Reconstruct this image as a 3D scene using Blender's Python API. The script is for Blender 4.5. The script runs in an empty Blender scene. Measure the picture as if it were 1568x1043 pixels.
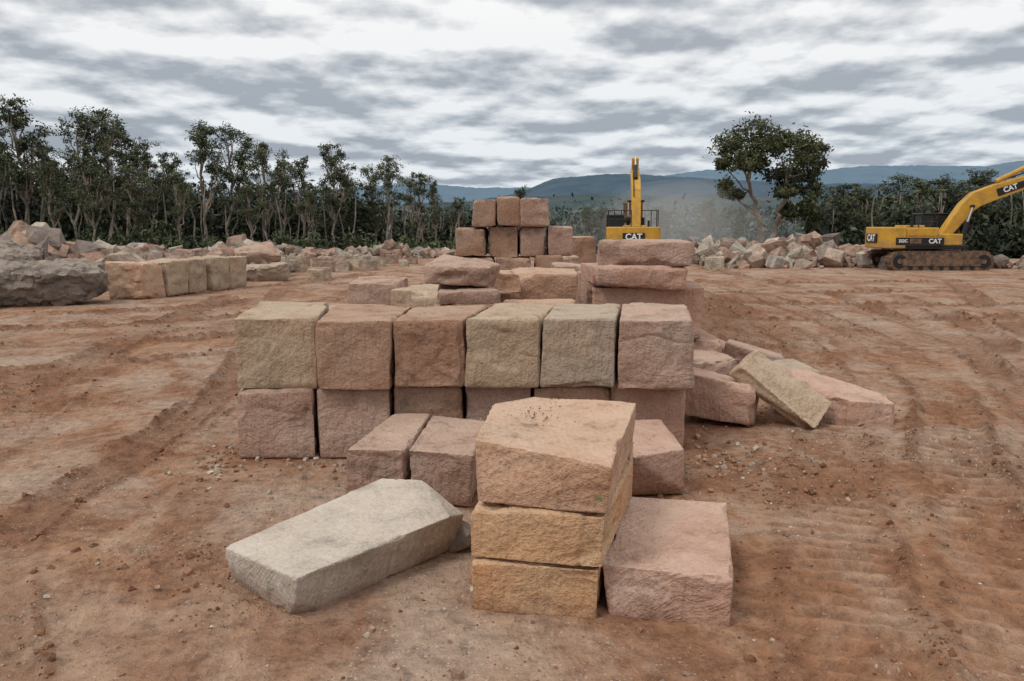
import bpy, bmesh, math, random
import numpy as np
from mathutils import Vector, Matrix
R=math.radians
sc=bpy.context.scene
rng=np.random.default_rng(7); random.seed(7)

# ---------------------------------------------------------------- noise
def _h(ix,iy,iz,seed):
    n=(ix.astype(np.int64)*374761393+iy.astype(np.int64)*668265263+iz.astype(np.int64)*1274126177+seed*974634777)&0xffffffff
    n=((n^(n>>13))*1274126177)&0xffffffff
    n=(n^(n>>16))&0xffffff
    return n/float(0xffffff)
def vn(x,y,z,seed=0):
    ix=np.floor(x);iy=np.floor(y);iz=np.floor(z)
    fx=x-ix;fy=y-iy;fz=z-iz
    fx=fx*fx*(3-2*fx);fy=fy*fy*(3-2*fy);fz=fz*fz*(3-2*fz)
    r=0
    for dx in (0,1):
        for dy in (0,1):
            for dz in (0,1):
                w=(fx if dx else 1-fx)*(fy if dy else 1-fy)*(fz if dz else 1-fz)
                r=r+w*_h(ix+dx,iy+dy,iz+dz,seed)
    return r*2-1
def vn2(x,y,seed=0):
    ix=np.floor(x);iy=np.floor(y);fx=x-ix;fy=y-iy
    fx=fx*fx*(3-2*fx);fy=fy*fy*(3-2*fy);r=0;zz=np.zeros_like(ix)
    for dx in (0,1):
        for dy in (0,1):
            r=r+(fx if dx else 1-fx)*(fy if dy else 1-fy)*_h(ix+dx,iy+dy,zz,seed)
    return r*2-1
def fbm(P,sc_,seed=0,o=4,g=.5):
    a=1;r=0;t=0
    for i in range(o):
        s=sc_*2.03**i
        r=r+a*vn(P[:,0]*s+i*7.1,P[:,1]*s+3.3*i,P[:,2]*s,seed+i);t+=a;a*=g
    return r/t
def fbm2(x,y,sc_,seed=0,o=4,g=.5):
    a=1;r=0;t=0
    for i in range(o):
        s=sc_*2.03**i
        r=r+a*vn2(x*s+i*7.1,y*s+3.3*i,seed+i);t+=a;a*=g
    return r/t
def sstep(a,b,x):
    t=np.clip((x-a)/(b-a),0,1);return t*t*(3-2*t)

# ---------------------------------------------------------------- node helpers
class NT:
    def __init__(s,m):
        s.t=m.node_tree;s.n=s.t.nodes;s.l=s.t.links
    def N(s,ty,**k):
        n=s.n.new(ty)
        for a,b in k.items(): setattr(n,a,b)
        return n
    def L(s,a,b): s.l.new(a,b)
    def noise(s,vec,scale,detail=4,rough=.55,dist=0.,dim='3D'):
        n=s.N('ShaderNodeTexNoise',noise_dimensions=dim);n.inputs['Scale'].default_value=scale;n.inputs['Detail'].default_value=detail
        n.inputs['Roughness'].default_value=rough;n.inputs['Distortion'].default_value=dist
        if vec is not None:s.L(vec,n.inputs['Vector'])
        return n.outputs['Fac']
    def ramp(s,fac,stops):
        n=s.N('ShaderNodeValToRGB');e=n.color_ramp.elements
        while len(e)<len(stops): e.new(.5)
        for i,(p,c) in enumerate(stops):
            e[i].position=p;e[i].color=(c if len(c)==4 else (*c,1)) if hasattr(c,'__len__') else (c,c,c,1)
        s.L(fac,n.inputs['Fac']);return n.outputs['Color']
    def mix(s,f,a,b,mode='MIX'):
        n=s.N('ShaderNodeMix',data_type='RGBA',blend_type=mode)
        for i,v in ((0,f),(6,a),(7,b)):
            sock=n.inputs[i]
            if isinstance(v,(int,float)): sock.default_value=v if i==0 else (v,v,v,1)
            elif isinstance(v,tuple): sock.default_value=(*v[:3],1)
            else: s.L(v,sock)
        return n.outputs[2]
    def math(s,op,a,b=None,c=None):
        n=s.N('ShaderNodeMath',operation=op)
        for i,v in enumerate((a,b,c)):
            if v is None: continue
            if isinstance(v,(int,float)): n.inputs[i].default_value=v
            else: s.L(v,n.inputs[i])
        return n.outputs[0]
    def vmath(s,op,a,b=None):
        n=s.N('ShaderNodeVectorMath',operation=op)
        for i,v in enumerate((a,b)):
            if v is None: continue
            if isinstance(v,tuple): n.inputs[i].default_value=v
            elif isinstance(v,(int,float)): n.inputs[3].default_value=v
            else: s.L(v,n.inputs[i])
        return n.outputs[0]
    def mapping(s,vec,rot=(0,0,0),scale=(1,1,1),loc=(0,0,0)):
        n=s.N('ShaderNodeMapping');n.inputs['Rotation'].default_value=rot;n.inputs['Scale'].default_value=scale;n.inputs['Location'].default_value=loc
        s.L(vec,n.inputs['Vector']);return n.outputs[0]
    def bump(s,h,strength,dist,nrm=None):
        n=s.N('ShaderNodeBump');n.inputs['Strength'].default_value=strength;n.inputs['Distance'].default_value=dist
        s.L(h,n.inputs['Height'])
        if nrm is not None:s.L(nrm,n.inputs['Normal'])
        return n.outputs['Normal']
def newmat(name,rough=.9,col=(.5,.5,.5),metal=0,spec=.3):
    m=bpy.data.materials.new(name);m.use_nodes=True
    p=m.node_tree.nodes['Principled BSDF'];p.inputs['Roughness'].default_value=rough
    p.inputs['Base Color'].default_value=(*col,1);p.inputs['Metallic'].default_value=metal
    p.inputs['Specular IOR Level'].default_value=spec
    return m,NT(m),p

# ---------------------------------------------------------------- stone materials
def stone_mat(name,c1,c2,c3=None,band=5.0,rot=(0,0,0),bandamt=.5,bump=.9,cool=(.34,.27,.22),mott=.6,paint=None):
    m,t,p=newmat(name,.92,spec=.12)
    tc=t.N('ShaderNodeTexCoord');oi=t.N('ShaderNodeObjectInfo')
    cx=t.N('ShaderNodeCombineXYZ');r10=t.math('MULTIPLY',oi.outputs['Random'],37.);t.L(r10,cx.inputs[0]);t.L(r10,cx.inputs[1]);t.L(r10,cx.inputs[2])
    v=t.vmath('ADD',tc.outputs['Object'],cx.outputs[0])
    mp=t.mapping(v,rot)
    warp=t.N('ShaderNodeTexNoise');warp.inputs['Scale'].default_value=1.5;warp.inputs['Detail'].default_value=2.5;t.L(mp,warp.inputs['Vector'])
    wv=t.vmath('ADD',mp,t.vmath('SCALE',warp.outputs['Color'],.7))
    bands=t.noise(t.mapping(wv,scale=(.6,.6,band)),1.3,3,.6)
    fb=t.noise(t.mapping(wv,scale=(.7,.7,band*4)),2.0,2,.6)
    stn=t.noise(v,3.4,5,.74)
    brk=t.ramp(stn,[(.42,0.),(.62,1.)])   # seams fade in and out
    c3=c3 or tuple(x*.62 for x in c1)
    col=t.mix(t.ramp(bands,[(.34,0.),(.66,1.)]),c1,c2)
    col=t.mix(t.math('MULTIPLY',t.ramp(warp.outputs['Fac'],[(.42,0.),(.66,1.)]),.75),col,c3)
    col=t.mix(t.math('MULTIPLY',t.ramp(warp.outputs['Fac'],[(.3,1.),(.45,0.)]),.35),col,cool)
    seam=t.math('MULTIPLY',t.ramp(fb,[(.53,0.),(.59,1.),(.64,0.)]),brk)
    col=t.mix(t.math('MULTIPLY',seam,min(1,bandamt*.5)),col,tuple(a*b for a,b in zip(c3,(.82,.7,.62))))
    col=t.mix(1.,col,t.ramp(fb,[(.3,1-bandamt*.14),(.65,1.)]),'MULTIPLY')
    sp=t.noise(v,42,2,.75);col=t.mix(1.,col,t.ramp(sp,[(.3,.78),(.6,1.04)]),'MULTIPLY')
    col=t.mix(1.,col,t.ramp(stn,[(.33,1-.6*mott),(.45,.97),(.65,1.06)]),'MULTIPLY')
    g=t.N('ShaderNodeNewGeometry');sx=t.N('ShaderNodeSeparateXYZ');t.L(g.outputs['Normal'],sx.inputs[0])
    up=t.ramp(sx.outputs[2],[(.6,0.),(.95,1.)])
    dust=tuple(min(.8,x*.72+y) for x,y in zip(c2,(.16,.12,.09)))
    col=t.mix(t.math('MULTIPLY',t.math('MULTIPLY',up,t.ramp(stn,[(.35,.1),(.6,1.)])),.65),col,dust)  # dust on upward faces, also painting tops lighter than fronts as skylight would
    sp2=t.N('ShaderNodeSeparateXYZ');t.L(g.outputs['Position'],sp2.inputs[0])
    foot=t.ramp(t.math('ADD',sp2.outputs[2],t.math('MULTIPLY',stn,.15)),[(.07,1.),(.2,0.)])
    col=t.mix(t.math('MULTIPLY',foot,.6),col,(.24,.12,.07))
    if paint:
        dv=t.N('ShaderNodeVectorMath',operation='DISTANCE');t.L(g.outputs['Position'],dv.inputs[0]);dv.inputs[1].default_value=paint
        k=t.math('ADD',dv.outputs['Value'],t.math('MULTIPLY',t.noise(v,38,3,.7),.085))
        col=t.mix(t.ramp(k,[(.052,.7),(.064,0.)]),col,(.05,.22,.10))
    t.L(col,p.inputs['Base Color'])
    chn=t.noise(t.mapping(v,(.5,.9,.3),(10,10,1.3)),2.5,1,.6)
    h=t.math('ADD',t.math('MULTIPLY',t.noise(v,12,4,.75),1.1),t.math('MULTIPLY',chn,.8))
    h=t.math('ADD',h,t.math('MULTIPLY',fb,.3+.25*bandamt));h=t.math('ADD',h,t.math('MULTIPLY',sp,.4))
    t.L(t.bump(h,bump,.025),p.inputs['Normal'])
    return m
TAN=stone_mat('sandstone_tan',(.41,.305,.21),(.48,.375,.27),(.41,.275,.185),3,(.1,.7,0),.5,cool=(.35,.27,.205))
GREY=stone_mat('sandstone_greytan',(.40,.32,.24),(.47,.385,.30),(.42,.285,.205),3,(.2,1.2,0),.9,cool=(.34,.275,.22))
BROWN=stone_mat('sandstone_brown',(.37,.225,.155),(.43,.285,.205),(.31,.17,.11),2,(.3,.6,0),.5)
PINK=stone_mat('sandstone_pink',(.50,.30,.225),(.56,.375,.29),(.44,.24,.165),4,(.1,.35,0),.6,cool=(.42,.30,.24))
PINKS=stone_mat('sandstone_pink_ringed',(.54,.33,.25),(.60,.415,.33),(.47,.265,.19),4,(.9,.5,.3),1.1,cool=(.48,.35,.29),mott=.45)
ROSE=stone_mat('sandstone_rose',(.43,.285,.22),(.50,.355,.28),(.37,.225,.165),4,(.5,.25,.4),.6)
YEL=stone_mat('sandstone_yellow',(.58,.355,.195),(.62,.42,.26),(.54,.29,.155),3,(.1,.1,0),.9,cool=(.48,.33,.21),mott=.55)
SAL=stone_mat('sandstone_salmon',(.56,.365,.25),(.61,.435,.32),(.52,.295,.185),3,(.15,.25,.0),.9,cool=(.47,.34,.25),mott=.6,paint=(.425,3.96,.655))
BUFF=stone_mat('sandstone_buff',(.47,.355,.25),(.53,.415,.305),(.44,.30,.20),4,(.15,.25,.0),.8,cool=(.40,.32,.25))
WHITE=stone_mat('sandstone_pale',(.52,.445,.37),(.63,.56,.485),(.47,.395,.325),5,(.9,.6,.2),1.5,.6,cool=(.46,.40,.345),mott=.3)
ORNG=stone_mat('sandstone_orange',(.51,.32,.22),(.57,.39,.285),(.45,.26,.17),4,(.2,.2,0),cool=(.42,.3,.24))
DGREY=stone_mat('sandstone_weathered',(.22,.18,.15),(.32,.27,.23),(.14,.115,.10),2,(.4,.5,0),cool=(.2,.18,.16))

# ---------------------------------------------------------------- objects
def link(o,parent=None):
    sc.collection.objects.link(o)
    if parent: o.parent=parent
    return o
def np_mesh(name,V,F,smooth=True,col=None):
    me=bpy.data.meshes.new(name);V=np.asarray(V,dtype=np.float32);F=np.asarray(F,dtype=np.int32)
    k=F.shape[1];me.vertices.add(len(V));me.vertices.foreach_set('co',V.ravel())
    me.loops.add(F.size);me.loops.foreach_set('vertex_index',F.ravel())
    me.polygons.add(len(F));me.polygons.foreach_set('loop_start',np.arange(len(F),dtype=np.int32)*k)
    try: me.polygons.foreach_set('loop_total',np.full(len(F),k,dtype=np.int32))
    except Exception: pass
    me.polygons.foreach_set('use_smooth',np.full(len(F),smooth))
    if col is not None:
        a=me.color_attributes.new('Col','FLOAT_COLOR','POINT')
        c=np.ones((len(V),4),dtype=np.float32);c[:,:3]=col;a.data.foreach_set('color',c.ravel())
    me.update(calc_edges=True);me.validate();return me

_sid=[0]
def stone(name,pts,mat,voxel=.022,chip=.015,rough=.012,bite=.9):
    _sid[0]+=1;seed=_sid[0]*13
    P=np.array(pts,dtype=float);c=P.mean(0)
    bm=bmesh.new()
    for q in P-c: bm.verts.new(q)
    res=bmesh.ops.convex_hull(bm,input=bm.verts)
    bmesh.ops.delete(bm,geom=[g for g in res['geom_interior'] if isinstance(g,bmesh.types.BMVert)],context='VERTS')
    bmesh.ops.recalc_face_normals(bm,faces=bm.faces)
    bmesh.ops.dissolve_limit(bm,angle_limit=R(9),verts=bm.verts,edges=bm.edges)
    bm.normal_update()
    pl=[(np.array(f.normal),float(f.normal.dot(f.calc_center_median()))) for f in bm.faces]
    me=bpy.data.meshes.new('t');bm.to_mesh(me);bm.free()
    o=bpy.data.objects.new(name,me);link(o)
    md=o.modifiers.new('r','REMESH');md.mode='VOXEL';md.voxel_size=voxel;md.adaptivity=0
    dg=bpy.context.evaluated_depsgraph_get()
    nm=bpy.data.meshes.new_from_object(o.evaluated_get(dg));o.modifiers.clear();o.data=nm;nm.name=name
    n=len(nm.vertices);V=np.empty(n*3,dtype=np.float32);nm.vertices.foreach_get('co',V);V=V.reshape(-1,3).astype(float)
    Nn=np.array([a for a,b in pl]);D=np.array([b for a,b in pl])
    dist=np.clip(D[None]-V@Nn.T,0,None);idx=np.argsort(dist,1)
    r_=np.arange(n);n1=Nn[idx[:,0]];n2=Nn[idx[:,1]];n3=Nn[idx[:,2]]
    d2=dist[r_,idx[:,1]];d3=dist[r_,idx[:,2]]
    q=V+seed
    f1=fbm(q,7,seed,3);f2=fbm(q,2.1,seed+50,3)
    r=chip*(.6+.9*f1)+.09*bite*np.clip((f2-.19)*4,0,1)*(1+.8*f1)
    r=np.maximum(r,.003)
    a=np.clip((r-d2)/r,0,1)**1.3;b=np.clip((r-d3)/r,0,1)**1.3
    W=V-(n1+n2)*(a*r*.32)[:,None]-(n3)*(b*r*.32)[:,None]
    w=fbm(q*np.array([1,1,1.6]),3.0,seed+9,5,.55)
    f3=fbm(q,1.2,seed+19,3,.5);ledge=sstep(.12,.17,f3)+.6*sstep(.3,.34,f3)-.7*sstep(.0,.05,fbm(q,1.4,seed+29,2))
    crease=np.clip(1-np.abs(fbm(q*np.array([1,1,1.3]),1.5,seed+39,3,.5))*14,0,1)
    edge=.3+.7*sstep(0,.06,d2)
    W-=n1*((rough*(w*1.6+1.*ledge+.7*crease))*edge)[:,None]
    nm.vertices.foreach_set('co',W.astype(np.float32).ravel())
    nm.polygons.foreach_set('use_smooth',np.ones(len(nm.polygons),dtype=bool))
    nm.materials.clear();nm.materials.append(mat);nm.update()
    try: nm.set_sharp_from_angle(angle=R(25))
    except Exception as e: print(e)
    o.location=c
    return o
def J(s): return random.uniform(-s,s)
def box(x0,x1,y0,y1,z0,z1,j=.015,bx=None,by=None):
    a,b=(bx if bx else (x0,x1));yy=by if by else (y1,y1)
    base=[(x0,y0),(x1,y0),(b,yy[1]),(a,yy[0])]
    return [(x+J(j),y+J(j),z+(J(j*.5) if z>.01 else 0)) for z in (z0,z1) for x,y in base]
def rbox(cx,cy,cz,sx,sy,sz,rz=0,rx=0,ry=0,j=.02):
    M=Matrix.Rotation(R(rz),3,'Z')@Matrix.Rotation(R(ry),3,'Y')@Matrix.Rotation(R(rx),3,'X')
    out=[]
    for a in(-.5,.5):
        for b in(-.5,.5):
            for d in(-.5,.5):
                v=M@Vector((a*sx+J(j),b*sy+J(j),d*sz+J(j)));out.append((v.x+cx,v.y+cy,v.z+cz))
    return out
def crag(cx,cy,cz,sx,sy,sz,n=14,seed=0):
    r=random.Random(seed);out=[]
    for i in range(n):
        d=Vector((r.gauss(0,1),r.gauss(0,1),r.gauss(0,1))).normalized();k=1/max(abs(d.x),abs(d.y),abs(d.z))**.9
        out.append((cx+d.x*k*sx/2,cy+d.y*k*sy/2,cz+d.z*k*sz/2))
    return out
B='sandstone_block';S='sandstone_slab'
stone(S,[(-.2,4.08,0),(.43,3.97,0),(.74,5.1,0),(.0,5.25,0),(-.21,4.06,.275),(.44,3.96,.28),(.74,5.1,.28),(0,5.25,.28)],YEL,.012,.012,.012)
stone(S,[(-.215,4.1,.287),(.455,3.95,.292),(.76,5.05,.29),(0,5.2,.287),(-.22,4.11,.56),(.46,3.94,.56),(.75,4.95,.56),(0,5.2,.56)],YEL,.012,.012,.012)
stone(B,[(-.185,4.14,.572),(.47,3.95,.568),(.78,5.2,.57),(-.1,5.25,.57),(-.2,4.2,.90),(.49,3.9,.835),(.82,5.32,.85),(.16,5.5,.85),(-.12,5.24,.86)],SAL,.012,.016,.012)
stone(S,[(.50,4.02,0),(1.09,3.89,0),(1.34,5.0,0),(.76,5.12,0),(.46,4.06,.27),(1.10,3.89,.265),(1.36,5.02,.27),(.74,5.14,.275)],PINKS,.012,.013,.011)
stone(S,[(-1.52,4.38,.0),(-1.15,4.03,.0),(-1.0,4.1,.0),(-.34,4.95,.0),(-.5,5.35,0),(-.88,5.42,0),
         (-1.58,4.34,.25),(-1.08,3.93,.25),(-.37,4.76,.27),(-.60,5.38,.30),(-.89,5.43,.30),(-1.57,4.33,.17),(-1.1,3.96,.1),(-.3,5.0,.2)],WHITE,.012,.010,.007,.6)
stone(B,[(-1.22,5.82,0),(-.78,5.8,0),(-.7,6.8,0),(-1.05,6.8,0),(-1.2,5.79,.4),(-.765,5.76,.4),(-.69,6.82,.43),(-1.0,6.82,.43)],ROSE,.016)
stone(B,[(-.74,5.82,0),(-.3,5.68,0),(-.22,6.6,0),(-.66,6.8,0),(-.75,5.78,.4),(-.27,5.6,.41),(-.2,6.6,.42),(-.67,6.8,.42)],ROSE,.016)
stone(B,[(.88,5.94,0),(1.29,5.97,0),(1.3,6.75,0),(1.0,6.75,0),(.86,5.7,.37),(1.28,5.95,.36),(1.26,6.8,.38),(1.0,6.8,.38)],PINK,.016)
stone('rock',crag(-.34,4.98,.08,.3,.25,.2,12,3),DGREY,.016,.01)
lb=[-2.36,-1.68,-1.04,-.42,.18,.86,1.53]
lm=[ROSE,ROSE,BROWN,ROSE,BROWN,PINK]
for i in range(6):
    y0=[6.92,6.95,7.02,7.06,7.02,7.12][i]
    stone(B,box(lb[i]+.012,lb[i+1]-.012,y0,8.2,0,.61,.012,(lb[i]*1.08+.01,lb[i+1]*1.08-.01)),lm[i],.018,.015,.013)
tb=[-2.37,-1.655,-1.01,-.41,.235,.88,1.535];tm=[TAN,BROWN,BROWN,TAN,GREY,ROSE]
bb=[(-2.56,-1.83),(-1.80,-1.0),(-.97,-.25),(-.17,.43),(.46,1.08),(1.12,1.77)]
zz=[1.225,1.205,1.205,1.215,1.215,1.21];yy=[7.03,6.93,6.97,7.0,7.0,6.95]
for i in range(6):
    stone(B,box(tb[i]+.016,tb[i+1]-.016,yy[i]-.06,8.38,.622,zz[i],.016,bb[i],(8.4,8.3) if i!=2 else (8.0,8.2)),tm[i],.016,.016,.015,1.15)
def mk(lst,vox=.028):
    for nm,pts,m in lst: stone(nm,pts,m,vox,.02,.016,1.)
mk([(S,box(1.45,2.62,10.0,11.6,0,.6,.03),PINK),(S,box(.98,2.3,9.95,11.5,.62,1.25,.03,(1.1,2.5)),PINK),
    (S,rbox(1.52,10.5,1.39,1.12,1.5,.25,2,0,1,.03),PINK),(S,rbox(1.66,10.5,1.645,1.1,1.3,.25,-4,0,1,.05),ROSE),
    (S,rbox(1.95,11.2,.95,.7,1.6,.6,5,0,0,.04),PINK),
    (B,rbox(-.62,10.9,1.36,.78,.9,.32,-8,2,0,.09),ROSE),(S,rbox(-.6,10.9,1.09,.75,1.1,.2,4,0,0,.03),ROSE),
    (B,box(-1.0,-.15,10.3,11.6,0,1.0,.03),BROWN),(B,box(-.1,.9,10.6,11.9,0,.95,.03),ORNG),
    (S,rbox(-.2,12.2,1.18,.5,.9,.3,10,0,0,.04),ORNG),(B,box(.0,1.05,12.6,14.0,.0,1.28,.04),ORNG),
    (B,rbox(1.15,12.4,.9,.3,1.0,.8,4,0,0,.04),ROSE),(B,box(-.5,.1,12.5,13.5,0,.95,.04),ORNG),
    (B,rbox(-2.2,13.6,.55,.85,1.4,1.1,5,0,0,.04),ROSE),(B,rbox(-1.3,12.6,.5,.8,1.2,1.1,-8,0,0,.06),BUFF),
    (S,rbox(-1.2,9.3,.5,.9,1.2,1.05,14,0,0,.04),BROWN),(S,rbox(-.55,9.0,.55,.5,.9,1.1,-5,0,0,.04),TAN),
    (S,rbox(-2.1,9.4,.5,.8,1.2,1.08,24,0,0,.04),ROSE)])
def px(x,Y): return (x-784)/1265*Y
Y0=18.
mk([(B,box(px(a,Y0),px(b,Y0),Y0+J(.1),Y0+1.2,z0,z1,.03),m) for a,b,z0,z1,m in [
 (725,760,1.97,2.55,BROWN),(762,797,1.99,2.6,BROWN),(799,840,1.97,2.58,ROSE),
 (699,744,1.33,1.93,BROWN),(749,794,1.3,1.97,BROWN),(797,833,1.33,1.95,ROSE),(839,877,1.33,1.97,ROSE),
 (705,755,.66,1.31,BROWN),(761,812,.68,1.3,BROWN),(820,862,.68,1.35,BROWN),(700,750,0,.65,BROWN),(752,812,0,.66,BROWN),(815,870,0,.66,BROWN)]]+
 [(B,box(px(862,21),px(885,21),21,22,0,1.2,.03),ROSE),(B,box(px(876,23),px(912,23),23,24.2,.9,1.68,.03),BROWN),(B,box(px(876,23),px(914,23),23,24.2,0,.88,.03),ROSE),
  (B,box(px(660,23),px(700,23),23,24,0,.9,.04),ROSE),(B,box(px(850,14.5),px(905,14.5),14.5,15.5,0,1.3,.03),ROSE),(B,box(px(715,15),px(760,15),15,16,0,.95,.03),ROSE)],.04)
mk([(B,rbox(2.14,8.35,.27,.78,.7,.40,-20,0,12,.06),PINK),
    (S,rbox(2.70,8.18,.36,.92,.46,.17,-24,24,34,.04),BUFF),
    (S,rbox(3.0,8.7,.25,.6,.5,.26,-35,0,20,.05),ROSE),
    (S,[(3.1,8.3,0),(3.36,8.02,0),(3.8,8.02,0),(3.92,8.5,0),(3.5,9.1,0),(3.0,9.0,0),(3.0,8.5,.38),(3.36,8.05,.27),(3.82,8.06,.24),(3.92,8.5,.24),(3.25,9.1,.42),(3.0,9.0,.44)],PINKS),
    (S,rbox(2.7,11.4,.2,.8,.7,.35,15,0,5,.05),PINK),(S,rbox(3.3,11.2,.18,.7,.7,.3,-20,0,14,.05),ROSE),(S,rbox(3.45,10.2,.14,.6,.6,.24,20,5,0,.05),GREY),
    (B,rbox(2.1,9.4,.25,.8,.8,.5,10,0,0,.05),ROSE)],.018)
for i,(m,dx) in enumerate([(SAL,0),(BUFF,.05),(TAN,-.05),(TAN,.05),(BUFF,.0)]):
    stone(B,rbox(-10.35+i*.26+dx,22.75+i*.98,.5,1.12,.93,1.0,-14+J(5),0,0,.05),m,.045,.025,.03)
stone('rock',rbox(-11.7,20.9,.42,2.4,1.5,1.0,14,8,-7,.32),DGREY,.045,.03,.08)
stone('rock',rbox(-13.6,20.2,.15,2.2,1.6,.5,8,4,5,.15),DGREY,.045,.03,.05)
stone('rock',rbox(-15.9,26.0,.5,1.7,1.4,1.3,20,14,8,.3),DGREY,.05,.04,.08)
stone('rock',rbox(-9.3,30.0,.3,2.2,1.0,.55,12,6,-6,.15),GREY,.05,.04,.05)
stone('rock',rbox(-10.2,33.0,.5,1.5,1.0,1.2,24,28,-6,.25),ROSE,.06,.04,.05)
stone('rock',rbox(-13.4,28.0,.5,1.6,1.2,1.0,-24,18,-16,.25),GREY,.06,.04,.05)
stone('rock',rbox(-16.8,28.0,.6,1.8,1.4,1.2,34,-18,-16,.3),ROSE,.06,.04,.05)

# ---------------------------------------------------------------- rock piles
def templates(n,blocky):
    T=[]
    for i in range(n):
        bm=bmesh.new()
        for k in range(8):
            s=[(k&1)*2-1,((k>>1)&1)*2-1,((k>>2)&1)*2-1]
            bm.verts.new([a*random.uniform(.5 if not blocky else .85,1.) for a in s])
        for k in range(4 if not blocky else 0):
            v=Vector((random.gauss(0,1),random.gauss(0,1),random.gauss(0,1))).normalized()*random.uniform(.9,1.25);bm.verts.new(v)
        r=bmesh.ops.convex_hull(bm,input=bm.verts)
        bmesh.ops.delete(bm,geom=[g for g in r['geom_interior'] if isinstance(g,bmesh.types.BMVert)],context='VERTS')
        bmesh.ops.triangulate(bm,faces=bm.faces);bm.verts.ensure_lookup_table();bm.verts.index_update()
        T.append((np.array([v.co[:] for v in bm.verts]),np.array([[v.index for v in f.verts] for f in bm.faces])));bm.free()
    return T
TB=templates(14,True);TR=templates(14,False)
def rot_rand(tilt=3.14):
    return np.array((Matrix.Rotation(random.uniform(0,6.28),3,'Z')@Matrix.Rotation(random.uniform(-tilt,tilt),3,'X')@Matrix.Rotation(random.uniform(-tilt,tilt),3,'Y')))
def scatter(name,items,T,mat,colf,tilt=3.14,asp=(.5,1.),zrot=None):
    Vs=[];Fs=[];Cs=[];o=0
    for (x,y,z,s) in items:
        v,f=random.choice(T);d=np.array([1,random.uniform(*asp),random.uniform(*asp)])*s
        w=(v*d)@rot_rand(tilt).T if zrot is None else (v*d)@np.array(Matrix.Rotation(J(zrot),3,'Z')).T
        w=w+np.array([x,y,z]);Vs.append(w);Fs.append(f+o);o+=len(v);Cs.append(np.tile(colf(),(len(v),1)))
    me=np_mesh(name,np.concatenate(Vs),np.concatenate(Fs),False,np.concatenate(Cs));me.materials.append(mat)
    return link(bpy.data.objects.new(name,me))
def attr_rock(name,bump=.5,scale=5):
    m,t,p=newmat(name,.95,spec=.15);a=t.N('ShaderNodeVertexColor',layer_name='Col');g=t.N('ShaderNodeNewGeometry')
    n1=t.noise(g.outputs['Position'],scale,4,.7)
    c=t.mix(1.,a.outputs[0],t.ramp(n1,[(.3,.5),(.65,1.15)]),'MULTIPLY');t.L(c,p.inputs['Base Color'])
    t.L(t.bump(n1,bump,.35/scale),p.inputs['Normal']);return m
ROCKM=attr_rock('pile_rock',1.,2.6);PEB=attr_rock('gravel_stone',.4,40)
pal=[(.44,.31,.24),(.48,.37,.29),(.38,.24,.18),(.44,.38,.32),(.33,.27,.23),(.48,.32,.24),(.25,.20,.17),(.48,.41,.33),(.42,.29,.22)]
def rc():
    return np.array(random.choice(pal))*random.uniform(.7,1.1)
def pile(name,x0,x1,yc,h,n,s,wid=2.,T=TR):
    it=[]
    for i in range(n):
        u=random.random();x=x0+(x1-x0)*u;env=h(u) if callable(h) else h
        dy=random.gauss(0,wid*.5);top=env*max(0,1-abs(dy)/wid)
        z=random.uniform(.0,1)**.6*top;ss=random.uniform(0,1)**2.5*(s[1]-s[0])+s[0]
        y=(yc(u) if callable(yc) else yc)+dy
        it.append((x,y,z+ss*.3,ss))
    return scatter(name,it,T,ROCKM,rc)
def hr(u): return .5+.95*math.exp(-((u-.55)/.2)**2)+.35*math.exp(-((u-.15)/.1)**2)
pile('rock_pile',9.6,18.3,lambda u:41.5+J(.5),hr,800,(.12,.58),2.2)
pile('rock_pile',8.5,13.5,47.,lambda u:1.1,240,(.18,.5),2.)
pile('rock_pile',20.5,30,40.,lambda u:.35,130,(.12,.38),1.5)
pile('rock_pile',-27,-12.5,lambda u:27.5+3*u,lambda u:1.0+.45*math.sin(u*11)+.2*math.sin(u*29),950,(.14,.7),2.6)
pile('rock_pile',-14,-9.5,lambda u:34.+J(1),lambda u:.8+.6*math.exp(-((u-.6)/.15)**2),190,(.15,.6),1.8)
pile('rock_pile',-25,-3.6,lambda u:51,lambda u:.4+.25*math.sin(u*17),520,(.15,.5),1.5)
it=[]
for row,(xa,xb,y) in enumerate([(-12.3,-4.6,40.5),(-13.5,-4.4,44),(-10.5,-6,36.5)]):
    x=xa
    while x<xb:
        s=random.uniform(.22,.42);it.append((x,y+J(.5),s*.55,s));x+=s*2+random.uniform(.05,.7)
for i in range(34): it.append((random.uniform(-17,-6),random.uniform(30,44),.15,random.uniform(.12,.4)))
it.append((px(1093,38),38,.2,.45))
palb=pal[:2]+[(.48,.40,.31),(.46,.36,.26)]
scatter('row_of_cut_blocks',it,TB,ROCKM,lambda:np.array(random.choice(palb))*random.uniform(.8,1.1),.08,(.6,.9),.35)

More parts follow.
